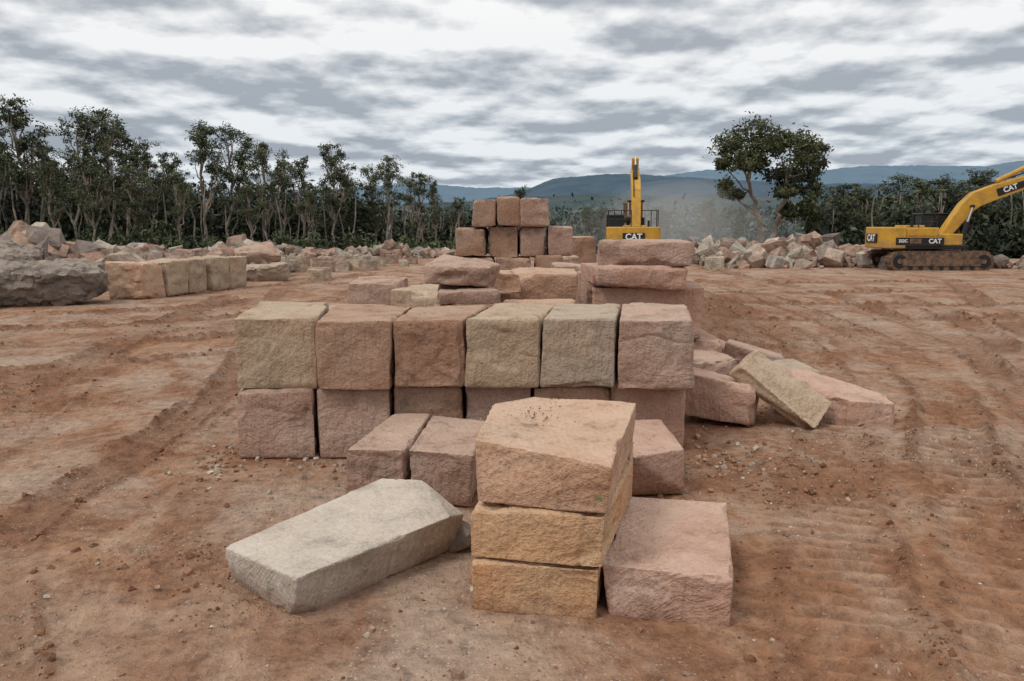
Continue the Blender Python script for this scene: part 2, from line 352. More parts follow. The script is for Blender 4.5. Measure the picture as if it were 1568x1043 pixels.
# ---------------------------------------------------------------- ground
def catmull(P,n=40):
    P=np.array(P,float);P=np.vstack([2*P[0]-P[1],P,2*P[-1]-P[-2]]);out=[]
    for i in range(1,len(P)-2):
        for k in range(n):
            t=k/n;a,b,c,d=P[i-1:i+3]
            out.append(.5*((2*b)+(-a+c)*t+(2*a-5*b+4*c-d)*t*t+(-a+3*b-3*c+d)*t**3))
    out.append(P[-2]);return np.array(out)
tracks=[ # points, width, depth, cleat
 ([(1.3,2.6),(1.84,4.3),(2.2,5.4),(2.8,7),(3.9,10),(5.2,16),(5.5,26)],.55,.035,1),
 ([(1.95,2.6),(2.65,4.1),(3.35,5.7),(3.95,7.2),(5.2,10),(6.6,16),(7.2,28)],.55,.04,1),
 ([(-3.4,2.6),(-3.9,4.4),(-4.6,6.4),(-5.2,9),(-6.5,13)],.5,.03,1),
 ([(3.2,2.6),(3.6,5.0),(4.6,7.0),(6.4,10.5),(8.1,16),(9.3,26),(9,40)],.40,.055,0),
 ([(5.2,3),(5.0,5.0),(5.5,8.2),(7.5,11.9),(9.8,18.5),(12,30)],.5,.06,0),
 ([(9,6),(8.6,9),(9.3,14),(11.6,20),(16,30)],.5,.055,0),
 ([(3.2,14),(5.5,13.2),(9,13.5),(14,16)],.35,.055,0),
 ([(2.6,19),(6,17.6),(11,18.5),(20,23)],.4,.06,0),
 ([(1.6,26),(8,24.5),(16,26),(28,32)],.5,.065,0),
 ([(3,30),(10,29),(20,31),(30,36)],.6,.075,0),
 ([(2.5,22),(9,21),(14,21.5),(24,27)],.4,.055,0),
 ([(-1.8,2.6),(-2.5,3.7),(-3.3,5.4),(-3.25,8.2),(-3.9,11.6),(-6,20),(-9,34)],.36,.03,0),
 ([(-7.5,5),(-6.6,9.0),(-6.4,12),(-7,16),(-8,23)],.5,.045,0),
 ([(-14,12),(-9,13.4),(-5.2,15),(-3.0,19),(-2.8,30)],.45,.05,0),
 ([(-16,14),(-10,15.6),(-6.6,17.5),(-5,22),(-4.6,34)],.5,.05,0),
 ([(-20,17.5),(-12,18.2),(-7.5,20.5),(-6,28)],.6,.055,0),
 ([(-20,23),(-12,24),(-8,27),(-6,34)],.6,.065,0),
 ([(-12,10),(-8,11),(-5,12.5),(-3.2,15)],.35,.04,0),
 ([(-9,8),(-6,8.6),(-3.4,10.6),(-2.9,15)],.35,.035,0),
 ([(-6,3.6),(-4.2,4.9),(-3.4,7),(-3.6,10)],.35,.03,0),
 ([(-1.3,2.4),(0,3.1),(1.6,3.3),(4,2.9)],.3,.015,0),
]
ang=np.concatenate([np.linspace(-180,-43,30)[:-1],np.linspace(-43,43,680),np.linspace(43,180,30)[1:]])*R(1)
rad=np.concatenate([np.linspace(.2,1.8,10)[:-1],np.geomspace(1.8,60,800),np.geomspace(60,7000,90)[1:]])
A,Rr=np.meshgrid(ang,rad);X=(Rr*np.sin(A)).ravel();Yv=(Rr*np.cos(A)).ravel();RR=Rr.ravel()
def terr(x,y,r):
    h=-3.5*sstep(58,85,r)+0*x
    h+=sstep(120,420,r)*7+sstep(350,1500,r)*20
    h+=(fbm2(x,y,1/90.,5,4))*sstep(80,400,r)*(5+r*.006)
    return h
near=RR<70
Z=terr(X,Yv,RR)
xn=X[near];yn=Yv[near];rn=RR[near]
zn=fbm2(xn,yn,.3,1,3)*.05+fbm2(xn,yn,2.2,9,4,.6)*.02
zn+=fbm2(xn,yn,9.,21,4,.65)*.012
mask=np.zeros_like(xn);berms=np.zeros_like(xn)
for ti,(P,w,dp,cl) in enumerate(tracks):
    C=catmull(P,30);lo=C.min(0)-2;hi=C.max(0)+2
    sel=np.where((xn>lo[0])&(xn<hi[0])&(yn>lo[1])&(yn<hi[1])&(rn>1.7))[0]
    if not len(sel): continue
    best=np.full(len(sel),1e9);s_=np.zeros(len(sel));L=np.concatenate([[0],np.cumsum(np.linalg.norm(np.diff(C,axis=0),axis=1))])
    for i in range(0,len(C)-1,2):
        j=min(i+2,len(C)-1);a=C[i];b=C[j];d=b-a;l=np.dot(d,d)+1e-9
        tt=np.clip(((xn[sel]-a[0])*d[0]+(yn[sel]-a[1])*d[1])/l,0,1)
        dx=xn[sel]-a[0]-tt*d[0];dy=yn[sel]-a[1]-tt*d[1];q=np.sqrt(dx*dx+dy*dy)
        m=q<best;best[m]=q[m];s_[m]=L[i]+tt[m]*math.sqrt(l)
    wob=best+.07*fbm2(xn[sel],yn[sel],2.5,60+ti,4,.6)
    ins=1-sstep(w*.40,w*.56,wob);berm=np.exp(-((wob-w*.62)/(w*.12))**2)
    fade=(.5 if cl else .25)+(.5 if cl else .75)*sstep(-.35,.25,fbm2(xn[sel],yn[sel],.5,80+ti,3))
    clod=np.clip(1+2.*fbm2(xn[sel],yn[sel],7,90+ti,4,.65),0,3)
    z_=-dp*ins*fade+dp*.75*berm*fade*clod
    ph=np.abs(((s_/.17+.25*fbm2(xn[sel],yn[sel],1.2,71,2))%1)-.5)*2
    if cl:
        z_+=ins*fade*.05*sstep(.4,.7,ph)*(1+.6*fbm2(xn[sel],yn[sel],5,70,3))
        mk_=ins*fade*(1-.95*sstep(.4,.7,ph))
    else:
        z_+=ins*fade*.006*np.sin(s_/.11*6.28);mk_=ins*fade
    zn[sel]=zn[sel]*(1-.4*ins*fade)+z_
    mask[sel]=np.maximum(mask[sel],mk_);berms[sel]=np.maximum(berms[sel],berm*fade*np.clip(clod,0,1))
clm=sstep(.1,.5,fbm2(xn,yn,.45,33,4,.6));zn+=clm*np.clip(fbm2(xn,yn,7,37,4,.65),0,1)*.06*(1-mask*.5)
rg=np.exp(-((xn-(3.0+.25*(yn-12)))/1.0)**2)*sstep(9,12,yn)*(1-sstep(20,26,yn));zn+=rg*np.abs(fbm2(xn,yn,1.7,41,5,.65))*.22
clm=np.maximum(clm*.8,rg)
flat=np.exp(-(np.clip(np.maximum(np.abs(xn+.4)-2.2,0),0,9)**2+np.clip(np.maximum(np.abs(yn-7)-1.6,0),0,9)**2)/.5)
zn=zn*(1-.6*flat)
zn*=1-sstep(50,65,rn)
Z[near]+=zn
nr,na=len(rad),len(ang)
I=np.arange(nr*na).reshape(nr,na)
F=np.stack([I[:-1,:-1],I[:-1,1:],I[1:,1:],I[1:,:-1]],-1).reshape(-1,4)[:,::-1]
mm=np.zeros((len(X),3),dtype=np.float32);mm[near,0]=mask;mm[near,1]=np.clip(berms+rg*.6,0,1);mm[near,2]=clm
me=np_mesh('ground',np.stack([X,Yv,Z],1),F,True,mm)
ground=link(bpy.data.objects.new('ground',me))
ZG=Z.reshape(nr,na);MG=np.clip(mm[:,1]+mm[:,2],0,1).reshape(nr,na)
def gi(x,y):
    r=math.hypot(x,y);a=math.atan2(x,y);return int(np.clip(np.searchsorted(rad,r),0,nr-1)),int(np.clip(np.searchsorted(ang,a),0,na-1))
def gz(x,y): return float(ZG[gi(x,y)])
m,t,p=newmat('red_clay_ground',.92,spec=.12)
g=t.N('ShaderNodeNewGeometry');pos=g.outputs['Position'];a=t.N('ShaderNodeVertexColor',layer_name='Col');sa=t.N('ShaderNodeSeparateColor');t.L(a.outputs[0],sa.inputs[0])
n1=t.noise(pos,.3,3,.6,.4,'2D');n2=t.noise(t.mapping(pos,(0,0,.15),(1,.5,1)),1.5,5,.7,.4,'2D');n3=t.noise(pos,8,5,.78);dr=t.noise(pos,.6,5,.7,.6,'2D')
col=t.mix(t.ramp(n1,[(.40,0.),(.60,1.)]),(.32,.162,.09),(.32,.195,.132))
col=t.mix(t.ramp(n2,[(.45,0.),(.66,1.)]),col,(.41,.27,.185))
col=t.mix(t.math('MULTIPLY',t.ramp(n2,[(.30,1.),(.47,0.)]),.85),col,(.20,.096,.055))
col=t.mix(t.math('MULTIPLY',t.ramp(dr,[(.48,0.),(.62,1.)]),.7),col,(.43,.325,.25))
col=t.mix(t.math('MULTIPLY',sa.outputs[0],.75),col,(.22,.112,.068))  # darker wet clay in the ruts, with groove shade painted in
col=t.mix(t.math('MULTIPLY',sa.outputs[1],.85),col,(.165,.076,.042))
col=t.mix(t.math('MULTIPLY',sa.outputs[2],.5),col,(.19,.092,.052))
col=t.mix(1.,col,t.ramp(n3,[(.3,.48),(.5,.95),(.68,1.2)]),'MULTIPLY')
vo=t.N('ShaderNodeTexVoronoi',voronoi_dimensions='2D');vo.inputs['Scale'].default_value=45;t.L(pos,vo.inputs['Vector'])
sc_=t.N('ShaderNodeSeparateColor');t.L(vo.outputs['Color'],sc_.inputs[0])
spk=t.math('MULTIPLY',t.math('LESS_THAN',vo.outputs['Distance'],.32),t.math('GREATER_THAN',sc_.outputs[0],.84))
spk=t.math('MULTIPLY',spk,t.ramp(dr,[(.42,.1),(.55,1.)]))
col=t.mix(t.math('MULTIPLY',spk,.75),col,t.mix(sc_.outputs[1],(.26,.15,.1),(.58,.47,.36)))
vl=t.N('ShaderNodeVectorMath',operation='LENGTH');t.L(pos,vl.inputs[0])
far=t.ramp(t.math('DIVIDE',t.math('ADD',vl.outputs['Value'],t.math('MULTIPLY',n1,14)),100.),[(.62,0.),(.74,1.)])
gr=t.mix(t.ramp(t.noise(pos,.02,4,.7,0,'2D'),[(.35,0.),(.65,1.)]),(.04,.052,.03),(.085,.09,.055))
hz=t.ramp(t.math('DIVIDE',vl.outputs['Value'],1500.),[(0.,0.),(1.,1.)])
gr=t.mix(t.math('MULTIPLY',hz,.9),gr,(.09,.12,.13))  # distance haze painted into the far ground colour
col=t.mix(far,col,gr);t.L(col,p.inputs['Base Color'])
h=t.math('ADD',n3,t.math('MULTIPLY',n2,1.2))
t.L(t.bump(h,1.,.055),p.inputs['Normal'])
me.materials.append(m)

# gravel and clods
it=[]
cents=[(random.uniform(-3.5,4.2),random.uniform(3.2,9.5),random.uniform(.3,.9)) for _ in range(26)]+[(1.95,6.6,.4),(1.7,7.2,.35),(2.1,5.6,.4),(-1.7,5.6,.45),(-2.1,5.2,.5),(-.6,3.6,.6)]
for i in range(6500):
    if random.random()<.55:
        c=random.choice(cents);x=random.gauss(c[0],c[2]);y=random.gauss(c[1],c[2])
    else:
        r=3.1*math.exp(random.random()*1.8);aa=R(random.uniform(-38,38));x=r*math.sin(aa);y=r*math.cos(aa)
    if y<2.9: continue
    s=min(.018,.0028*math.exp(random.expovariate(2.4)))
    it.append((x,y,gz(x,y)+s*.25,s))
for (x,y,s) in [(-.24,3.42,.035),(.1,3.4,.022),(.78,3.45,.018),(-1.95,4.32,.022),(-1.5,5.0,.02),(1.75,7.6,.04),(1.6,6.4,.03),(-2.5,4.2,.02)]: it.append((x,y,gz(x,y)+s*.3,s))
for i in range(190):
    x=random.choice([random.gauss(1.85,.22),random.gauss(-2.5,.15),random.uniform(-2.4,-1.2)]);y=random.gauss(6.85,.3);s=random.uniform(.008,.03);it.append((x,y,gz(x,y)+s*.3,s))
for i in range(70):
    x=random.gauss(.17,.12);y=random.gauss(4.9,.15);s=random.uniform(.002,.007);it.append((x,y,.858,s))
gp=[(.50,.38,.29),(.46,.30,.21),(.38,.22,.14),(.36,.27,.21),(.60,.52,.43),(.36,.19,.11),(.33,.18,.11)]
scatter('gravel',it,TR,PEB,lambda:np.array(random.choice(gp))*random.uniform(.7,1.1))
it=[]
while len(it)<8000:
    r=3.*math.exp(random.random()*2.1);aa=R(random.uniform(-38,38));x=r*math.sin(aa);y=r*math.cos(aa);k=MG[gi(x,y)]
    if random.random()>k**1.7+.02: continue
    s=min(.022,.004*math.exp(random.expovariate(2.3)))*(1+r*.035);it.append((x,y,gz(x,y)+s*.1,s))
scatter('soil_clods',it,TR,PEB,lambda:np.array(random.choice([(.24,.12,.068),(.28,.145,.085),(.33,.19,.12),(.21,.10,.055)]))*random.uniform(.8,1.15))

# ---------------------------------------------------------------- hills
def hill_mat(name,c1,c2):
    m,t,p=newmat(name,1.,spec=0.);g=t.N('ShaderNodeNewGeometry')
    n=t.noise(g.outputs['Position'],.012,6,.75);t.L(t.mix(t.ramp(n,[(.38,0.),(.62,1.)]),c1,c2),p.inputs['Base Color']);return m  # aerial haze is built into both hill colours
def ridge(name,prof,Y,depth,mat,base=-20,seed=0):
    xs=np.array([(a-784)/1265*Y for a,b in prof]);zs=np.array([2+Y*(345-b)/1265 for a,b in prof])
    X=np.linspace(xs[0],xs[-1],700);top=np.interp(X,xs,zs);k=np.ones(9)/9;top=np.convolve(np.pad(top,4,'edge'),k,'valid')
    vs=np.linspace(0,1,40);V=[]
    for v in vs:
        prof_=1-(1-v)**1.6
        y=Y-depth+depth*v;gul=fbm2(X,X*0+y*1.2,1/(Y*.05),seed,5)*Y*.008*(1-v*.65)
        tr=fbm2(X,X*0+y,1/12.,seed+3,3)*Y*.0011
        V.append(np.stack([X,np.full_like(X,y),base+(top-base)*prof_+gul*(v>0)+tr],1))
    for e in (.5,1.5): V.append(np.stack([X,np.full_like(X,Y+depth*e),base+(top-base)*(1-e*.6)],1))
    V=np.concatenate(V);nr=42;I=np.arange(nr*700).reshape(nr,700)
    F=np.stack([I[:-1,:-1],I[:-1,1:],I[1:,1:],I[1:,:-1]],-1).reshape(-1,4)
    me=np_mesh(name,V,F,True);me.materials.append(mat);link(bpy.data.objects.new(name,me))
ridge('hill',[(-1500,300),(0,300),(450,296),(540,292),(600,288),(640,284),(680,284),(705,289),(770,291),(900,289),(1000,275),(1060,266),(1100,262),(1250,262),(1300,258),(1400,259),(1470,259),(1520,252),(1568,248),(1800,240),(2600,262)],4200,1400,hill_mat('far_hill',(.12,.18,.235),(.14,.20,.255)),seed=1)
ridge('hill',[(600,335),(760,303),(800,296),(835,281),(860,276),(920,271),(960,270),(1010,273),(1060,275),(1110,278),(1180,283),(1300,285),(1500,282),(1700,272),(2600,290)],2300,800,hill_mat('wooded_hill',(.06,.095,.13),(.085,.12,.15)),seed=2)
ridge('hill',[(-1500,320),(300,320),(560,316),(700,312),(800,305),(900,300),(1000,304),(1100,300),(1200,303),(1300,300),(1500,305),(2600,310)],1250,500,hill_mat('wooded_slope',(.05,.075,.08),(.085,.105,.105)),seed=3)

# ---------------------------------------------------------------- trees
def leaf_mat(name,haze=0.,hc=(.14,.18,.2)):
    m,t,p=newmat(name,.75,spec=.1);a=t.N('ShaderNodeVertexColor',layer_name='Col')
    t.L(t.mix(haze,a.outputs[0],hc),p.inputs['Base Color']);return m  # aerial haze blended straight into the leaf colour
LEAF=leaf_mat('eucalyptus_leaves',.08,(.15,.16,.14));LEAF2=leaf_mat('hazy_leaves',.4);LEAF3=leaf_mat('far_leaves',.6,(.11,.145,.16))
def bark_mat():
    m,t,p=newmat('gum_bark',.9);g=t.N('ShaderNodeNewGeometry');n=t.noise(g.outputs['Position'],1.2,3,.7)
    t.L(t.ramp(n,[(.35,(.14,.11,.085)),(.65,(.34,.28,.23))]),p.inputs['Base Color']);return m
BARK=bark_mat()
def leaves(centers,rads,n,size,colbase):
    centers=np.asarray(centers);rads=np.asarray(rads)
    N=len(centers)*n;ci=np.repeat(np.arange(len(centers)),n)
    d=rng.normal(size=(N,3));P=centers[ci]+d*rads[ci]*.55
    a=rng.normal(size=(N,3));a[:,2]-=.4;a/=np.linalg.norm(a,axis=1)[:,None];b=np.cross(a,rng.normal(size=(N,3)));b/=np.linalg.norm(b,axis=1)[:,None]
    s=size*(.5+rng.random(N))[:,None]
    V=np.stack([P-a*s,P+b*s*.42,P+a*s,P-b*s*.42],1).reshape(-1,3);F=np.arange(N*4).reshape(-1,4)
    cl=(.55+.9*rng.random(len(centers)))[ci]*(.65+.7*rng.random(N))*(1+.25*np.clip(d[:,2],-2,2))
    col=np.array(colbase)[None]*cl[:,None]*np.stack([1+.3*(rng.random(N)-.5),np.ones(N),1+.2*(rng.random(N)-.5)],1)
    return V,F,np.repeat(col,4,0)
def tube(path,r0,r1,k=6):
    path=np.array(path);n=len(path);V=[];F=[]
    for i,p_ in enumerate(path):
        d=path[min(i+1,n-1)]-path[max(i-1,0)];d=d/(np.linalg.norm(d)+1e-9);u=np.cross(d,[.3,1,.2]);u/=np.linalg.norm(u);w=np.cross(d,u);r=r0+(r1-r0)*i/(n-1)
        for j in range(k):
            t_=6.283*j/k;V.append(p_+r*(math.cos(t_)*u+math.sin(t_)*w))
    for i in range(n-1):
        for j in range(k): F.append((i*k+j,i*k+(j+1)%k,(i+1)*k+(j+1)%k,(i+1)*k+j))
    return np.array(V),np.array(F)
def bez(a,b,bend,n=7):
    a=np.array(a,float);b=np.array(b,float);c=(a+b)/2+np.array(bend);out=[]
    for i in range(n+1):
        t_=i/n;out.append((1-t_)**2*a+2*t_*(1-t_)*c+t_*t_*b+rng.normal(size=3)*.02*np.linalg.norm(b-a)*(0<i<n))
    return np.array(out)
GC=(.085,.098,.05)
def build_tree(name,limbs,lobes,leafn,size,sub=(7,12),col=GC,cr=(.3,.3)):
    WV=[];WF=[];o=0
    def add(V,F):
        nonlocal o;WV.append(V);WF.append(F+o);o+=len(V)
    for pth,r0,r1 in limbs: add(*tube(pth,r0,r1,7))
    cs=[];rs=[]
    for c,r,anc in lobes:
        c=np.array(c,float);r=np.array(r,float)
        if anc is not None:
            anc=np.array(anc,float);add(*tube(bez(anc,c,(0,0,-.12*np.linalg.norm(c-anc))),.018*np.linalg.norm(c-anc)+.03,.02,5))
        for k in range(random.randint(*sub)):
            d=rng.normal(size=3);d/=np.linalg.norm(d);q=c+d*r*(.3+.9*rng.random());cs.append(q);rs.append(r*(cr[0]+cr[1]*rng.random())*np.array([1,1,.9]))
            add(*tube(bez(c,q,(0,0,.03),3),.022,.008,4))
    LV,LF,LC=leaves(cs,rs,leafn,size,col)
    V=np.concatenate(WV+[LV]);F=np.concatenate(WF+[LF+o]);C=np.concatenate([np.full((o,3),.1),LC])
    me=np_mesh(name,V,F,False,C);me.materials.append(BARK);me.materials.append(LEAF)
    mi=np.zeros(len(F),dtype=np.int32);mi[-len(LF):]=1;me.polygons.foreach_set('material_index',mi);return me
def gum(seed,H=14,spread=.2,start=.42,nl=12,leafn=42,lean=.05):
    random.seed(seed)
    top=(J(lean)*H,J(lean)*H,H*.93);tr=bez((0,0,-.5),top,(J(.06)*H,J(.06)*H,0),10)
    fork=tr[4];an0=random.uniform(0,6.28);t2=(fork[0]+.12*H*math.cos(an0),fork[1]+.12*H*math.sin(an0),H*.82);tr2=bez(fork,t2,(.03*H*math.cos(an0),.03*H*math.sin(an0),-.02*H),10)
    lobes=[]
    for i in range(nl):
        f=start+(1-start)*((i+.5)/nl)**.85;an=random.uniform(0,6.28);w=spread*H*(1.1-abs(f-.68)*2.3)*random.uniform(.15,1.)
        if random.random()<.35 and f<.92: k=min(10,max(1,int((f-.45)*20)));b=tr2[k]
        else: k=min(10,max(1,int((f-.14)*10)));b=tr[k]
        r=H*random.uniform(.035,.07)
        lobes.append(((b[0]+w*math.cos(an),b[1]+w*math.sin(an),f*H),(r*1.1,r*1.1,r*random.uniform(.8,1.3)),b))
    return build_tree('eucalyptus_tree',[(tr,.013*H,.003*H),(tr2,.008*H,.002*H)],lobes,leafn,.115,(7,11),GC,(.28,.34))
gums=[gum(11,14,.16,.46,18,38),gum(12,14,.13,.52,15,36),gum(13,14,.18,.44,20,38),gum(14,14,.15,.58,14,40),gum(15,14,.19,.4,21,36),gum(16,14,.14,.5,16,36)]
def put(me,xp,ytop,Y,wid=1.,rot=None,base=-1.):
    H=2+Y*(345-ytop)/1265-base;s=H/14.
    o=bpy.data.objects.new('eucalyptus_tree',me);link(o);o.location=((xp-784)/1265*Y,Y,base);o.scale=(s*wid,s*wid,s);o.rotation_euler[2]=rot if rot is not None else random.uniform(0,6.28);return o
random.seed(3)
left=[(-60,190,70),(5,172,66),(45,162,72),(75,225,80),(118,184,68),(168,176,70),(205,205,74),(238,240,66),(262,240,80),(314,198,68),(352,206,72),(408,224,66),(436,250,72),(468,248,70),(508,228,70),(528,268,76),(580,262,74),(602,244,68),(642,268,66),(668,283,70),(704,306,72),(800,291,80),(-120,180,72),(-180,200,70),(90,250,64),(280,272,62),(145,245,62),(20,225,76),(210,262,64),(385,280,64),(480,285,64)]
for i,(x,y,Y) in enumerate(left): put(gums[i%6],x,y,Y,random.uniform(.95,1.2))
right=[(1290,285,85),(1325,292,80),(1355,276,88),(1400,283,84),(1440,276,90),(1480,288,80),(1505,266,84),(1545,268,90),(1600,262,86),(1650,270,84),(1262,300,95),(1080,312,100),(1110,322,95),(1010,318,110),(930,322,105),(900,318,100)]
for i,(x,y,Y) in enumerate(right): put(gums[(i*2+i//3)%6],x,y,Y,random.uniform(1.5,2.1),base=-2.)
random.seed(5)
Yt=62.
def W(x,y,dy=0): return (px(x,Yt)-px(1175,Yt),dy,2+Yt*(345-y)/1265)
l1=bez(W(1174,385),W(1140,270,.3),(.3,0,-.6),10);l2=bez(W(1176,385),W(1202,265,-.2),(-.1,0,.2),10);l3=bez(W(1180,350),W(1222,310,.4),(0,0,-.2),6)
lob=[]
for (x,y,rx,ry,dy,an) in [(1118,228,26,18,0,l1[9]),(1140,206,27,17,1,l1[9]),(1160,218,22,20,-1,l1[10]),(1104,252,13,16,.5,l1[8]),(1125,254,20,15,-1.2,l1[9]),(1106,290,11,13,0,l1[6]),(1122,298,9,7,.5,l1[5]),
   (1182,222,20,15,0,l2[9]),(1205,216,25,16,1,l2[10]),(1228,232,23,18,-1,l2[10]),(1240,260,13,20,.6,l2[9]),(1200,246,24,19,-1.6,l2[9]),(1222,272,22,17,1,l2[8]),(1188,266,18,15,1.3,l2[7]),(1240,292,11,18,0,l2[8]),
   (1222,320,18,14,-.6,l3[6]),(1238,330,12,15,.5,l3[6]),(1205,326,13,11,.5,l3[5]),(1160,246,16,15,1.5,l1[10]),(1192,298,11,10,-.8,l2[6]),(1205,290,16,12,.8,l2[7]),(1145,238,20,14,.3,l1[9])]:
    lob.append((W(x,y,dy),(rx*Yt/1265,1.2,ry*Yt/1265),an))
me=build_tree('eucalyptus_tree',[(l1,.28,.1),(l2,.26,.09),(l3,.14,.05)],lob,70,.13,(13,18),(.08,.09,.042))
o=link(bpy.data.objects.new('eucalyptus_tree',me));o.location=(px(1175,Yt),Yt,0)
def belt(name,prof,Ys,n,size,mat,leafn,r=(1.,2.),col=(.08,.09,.045),base=-2.5,trunks=0,pw=.8):
    cs=[];rs=[];xs=[a for a,b in prof];ys=[b for a,b in prof];TV=[];TF=[];o=0
    for i in range(n):
        x=random.uniform(xs[0],xs[-1]);Y=random.uniform(*Ys);top=2+Y*(345-np.interp(x,xs,ys))/1265
        top*=1+.3*float(vn(np.array([x/25.]),np.array([Y/9.]),np.array([0.]))[0]);rr=random.uniform(*r)
        z=base+(top-base-rr)*random.random()**pw;cs.append((px(x,Y),Y,z));rs.append((rr*1.1,rr*1.1,rr*1.))
    V,F,C=leaves(cs,rs,leafn,size,col)
    for i in range(trunks):
        x=random.uniform(xs[0],xs[-1]);Y=random.uniform(Ys[0]-7,Ys[1]-8);top=2+Y*(345-np.interp(x,xs,ys))/1265
        tv,tf=tube(bez((px(x,Y),Y,base),(px(x,Y)+J(.8),Y,top),(J(.3),0,0),5),random.uniform(.06,.15),.05,5);TV.append(tv);TF.append(tf+len(V)+o);o+=len(tv)
    nf=len(F)
    if TV: V=np.concatenate([V]+TV);C=np.concatenate([C,np.full((o,3),.1)]);F=np.concatenate([F]+TF)
    me=np_mesh(name,V,F,False,C);me.materials.append(mat);me.materials.append(BARK)
    mi=np.zeros(len(F),dtype=np.int32);mi[nf:]=1;me.polygons.foreach_set('material_index',mi)
    link(bpy.data.objects.new(name,me))
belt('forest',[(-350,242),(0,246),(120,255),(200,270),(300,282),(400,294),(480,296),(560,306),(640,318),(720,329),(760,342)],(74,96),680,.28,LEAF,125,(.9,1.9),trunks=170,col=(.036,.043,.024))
belt('undergrowth',[(-350,352),(0,345),(160,342),(420,346),(600,356),(760,368)],(60,67),150,.18,LEAF,110,(.5,1.2),(.06,.072,.034),-1.)
belt('forest',[(1240,322),(1290,302),(1400,298),(1500,295),(1568,290),(1800,287)],(78,105),360,.32,LEAF,120,(.9,1.9),trunks=70,base=-3.5,col=(.042,.05,.03))
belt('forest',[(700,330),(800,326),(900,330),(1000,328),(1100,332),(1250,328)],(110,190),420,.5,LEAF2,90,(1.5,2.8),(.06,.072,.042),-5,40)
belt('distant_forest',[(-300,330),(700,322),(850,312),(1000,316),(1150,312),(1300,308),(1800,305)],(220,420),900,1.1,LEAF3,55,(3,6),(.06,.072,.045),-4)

# ---------------------------------------------------------------- dust hanging in the air behind the excavator
def dust(cx,cy,cz,rx,ry,rz,den):
    bm=bmesh.new();bmesh.ops.create_icosphere(bm,subdivisions=4,radius=1)
    for v in bm.verts:
        k=1+.22*float(vn(np.array([v.co.x*1.7+cx]),np.array([v.co.y*1.7]),np.array([v.co.z*1.7]))[0]);v.co=v.co*k;v.co.x*=rx;v.co.y*=ry;v.co.z*=rz
    me=bpy.data.meshes.new('dust_cloud');bm.to_mesh(me);bm.free();o=link(bpy.data.objects.new('dust_cloud',me));o.location=(cx,cy,cz)
    m=bpy.data.materials.new('dust_haze');m.use_nodes=True;n=m.node_tree.nodes;n.remove(n['Principled BSDF'])
    v=n.new('ShaderNodeVolumeScatter');v.inputs['Color'].default_value=(.9,.84,.78,1);v.inputs['Density'].default_value=den
    m.node_tree.links.new(v.outputs[0],[q for q in n if q.type=='OUTPUT_MATERIAL'][0].inputs['Volume']);me.materials.append(m)
dust(px(1040,54),54,1.6,3.2,2.6,2.6,.045);dust(px(1050,56),58,1.6,6.,4.,3.6,.03);dust(px(1080,60),68,1.6,11.,5.,4.5,.016)

# ---------------------------------------------------------------- excavators
def ymat():
    m,t,p=newmat('yellow_paint',.5,spec=.35);g=t.N('ShaderNodeTexCoord');n=t.noise(g.outputs['Object'],3,5,.7)
    c=t.ramp(n,[(.3,(.36,.20,.055)),(.6,(.58,.32,.03))])
    sx=t.N('ShaderNodeSeparateXYZ');t.L(g.outputs['Object'],sx.inputs[0])
    k=t.ramp(t.math('ADD',t.math('MULTIPLY',sx.outputs[2],.4),t.math('MULTIPLY',n,.5)),[(.62,.6),(.85,0.)])
    t.L(t.mix(k,c,(.33,.20,.12)),p.inputs['Base Color']);return m
YP=ymat();BK=newmat('black_paint',.5,(.018,.018,.018))[0];GL=newmat('cab_glass',.08,(.02,.025,.03),spec=.6)[0];CH=newmat('chrome_rod',.2,(.6,.6,.6),1.)[0]
WT=newmat('white_decal',.5,(.75,.75,.75))[0]
m,t,TRp=newmat('dusty_steel',.8,(.1,.08,.06));g=t.N('ShaderNodeTexCoord');t.L(t.ramp(t.noise(g.outputs['Object'],5,5,.7),[(.35,(.05,.042,.036)),(.65,(.24,.14,.085))]),TRp.inputs['Base Color']);ST=m
def bmo(name,bm,mat,par,bev=0):
    me=bpy.data.meshes.new(name);bmesh.ops.recalc_face_normals(bm,faces=bm.faces)
    if bev: bmesh.ops.bevel(bm,geom=[e for e in bm.edges if len(e.link_faces)==2 and e.calc_face_angle(0)>.6],offset=bev,segments=2,affect='EDGES',profile=.5)
    bm.to_mesh(me);bm.free();me.materials.append(mat);o=bpy.data.objects.new(name,me);link(o,par);return o
def prism(name,prof,y0,y1,mat,par,bev=.02):
    bm=bmesh.new();a=[bm.verts.new((x,y0,z)) for x,z in prof];b=[bm.verts.new((x,y1,z)) for x,z in prof];n=len(prof)
    bm.faces.new(a);bm.faces.new(b[::-1])
    for i in range(n): bm.faces.new((a[i],b[i],b[(i+1)%n],a[(i+1)%n]))
    return bmo(name,bm,mat,par,bev)
def ebox(name,x0,x1,y0,y1,z0,z1,mat,par,bev=.02): return prism(name,[(x0,z0),(x1,z0),(x1,z1),(x0,z1)],y0,y1,mat,par,bev)
def rod(name,a,b,r,mat,par,k=12):
    a=Vector(a);b=Vector(b);d=b-a;bm=bmesh.new();bmesh.ops.create_cone(bm,cap_ends=True,segments=k,radius1=r,radius2=r,depth=d.length)
    bmesh.ops.transform(bm,matrix=Matrix.Translation((a+b)/2)@d.to_track_quat('Z','Y').to_matrix().to_4x4(),verts=bm.verts);return bmo(name,bm,mat,par)
def beam(pts,th):
    P=[Vector((a,0,b)) for a,b in pts];up=[];dn=[]
    for i,q in enumerate(P):
        d=(P[min(i+1,len(P)-1)]-P[max(i-1,0)]).normalized();n=Vector((-d.z,0,d.x));up.append(q+n*th[i]/2);dn.append(q-n*th[i]/2)
    return [(v.x,v.z) for v in up+dn[::-1]]
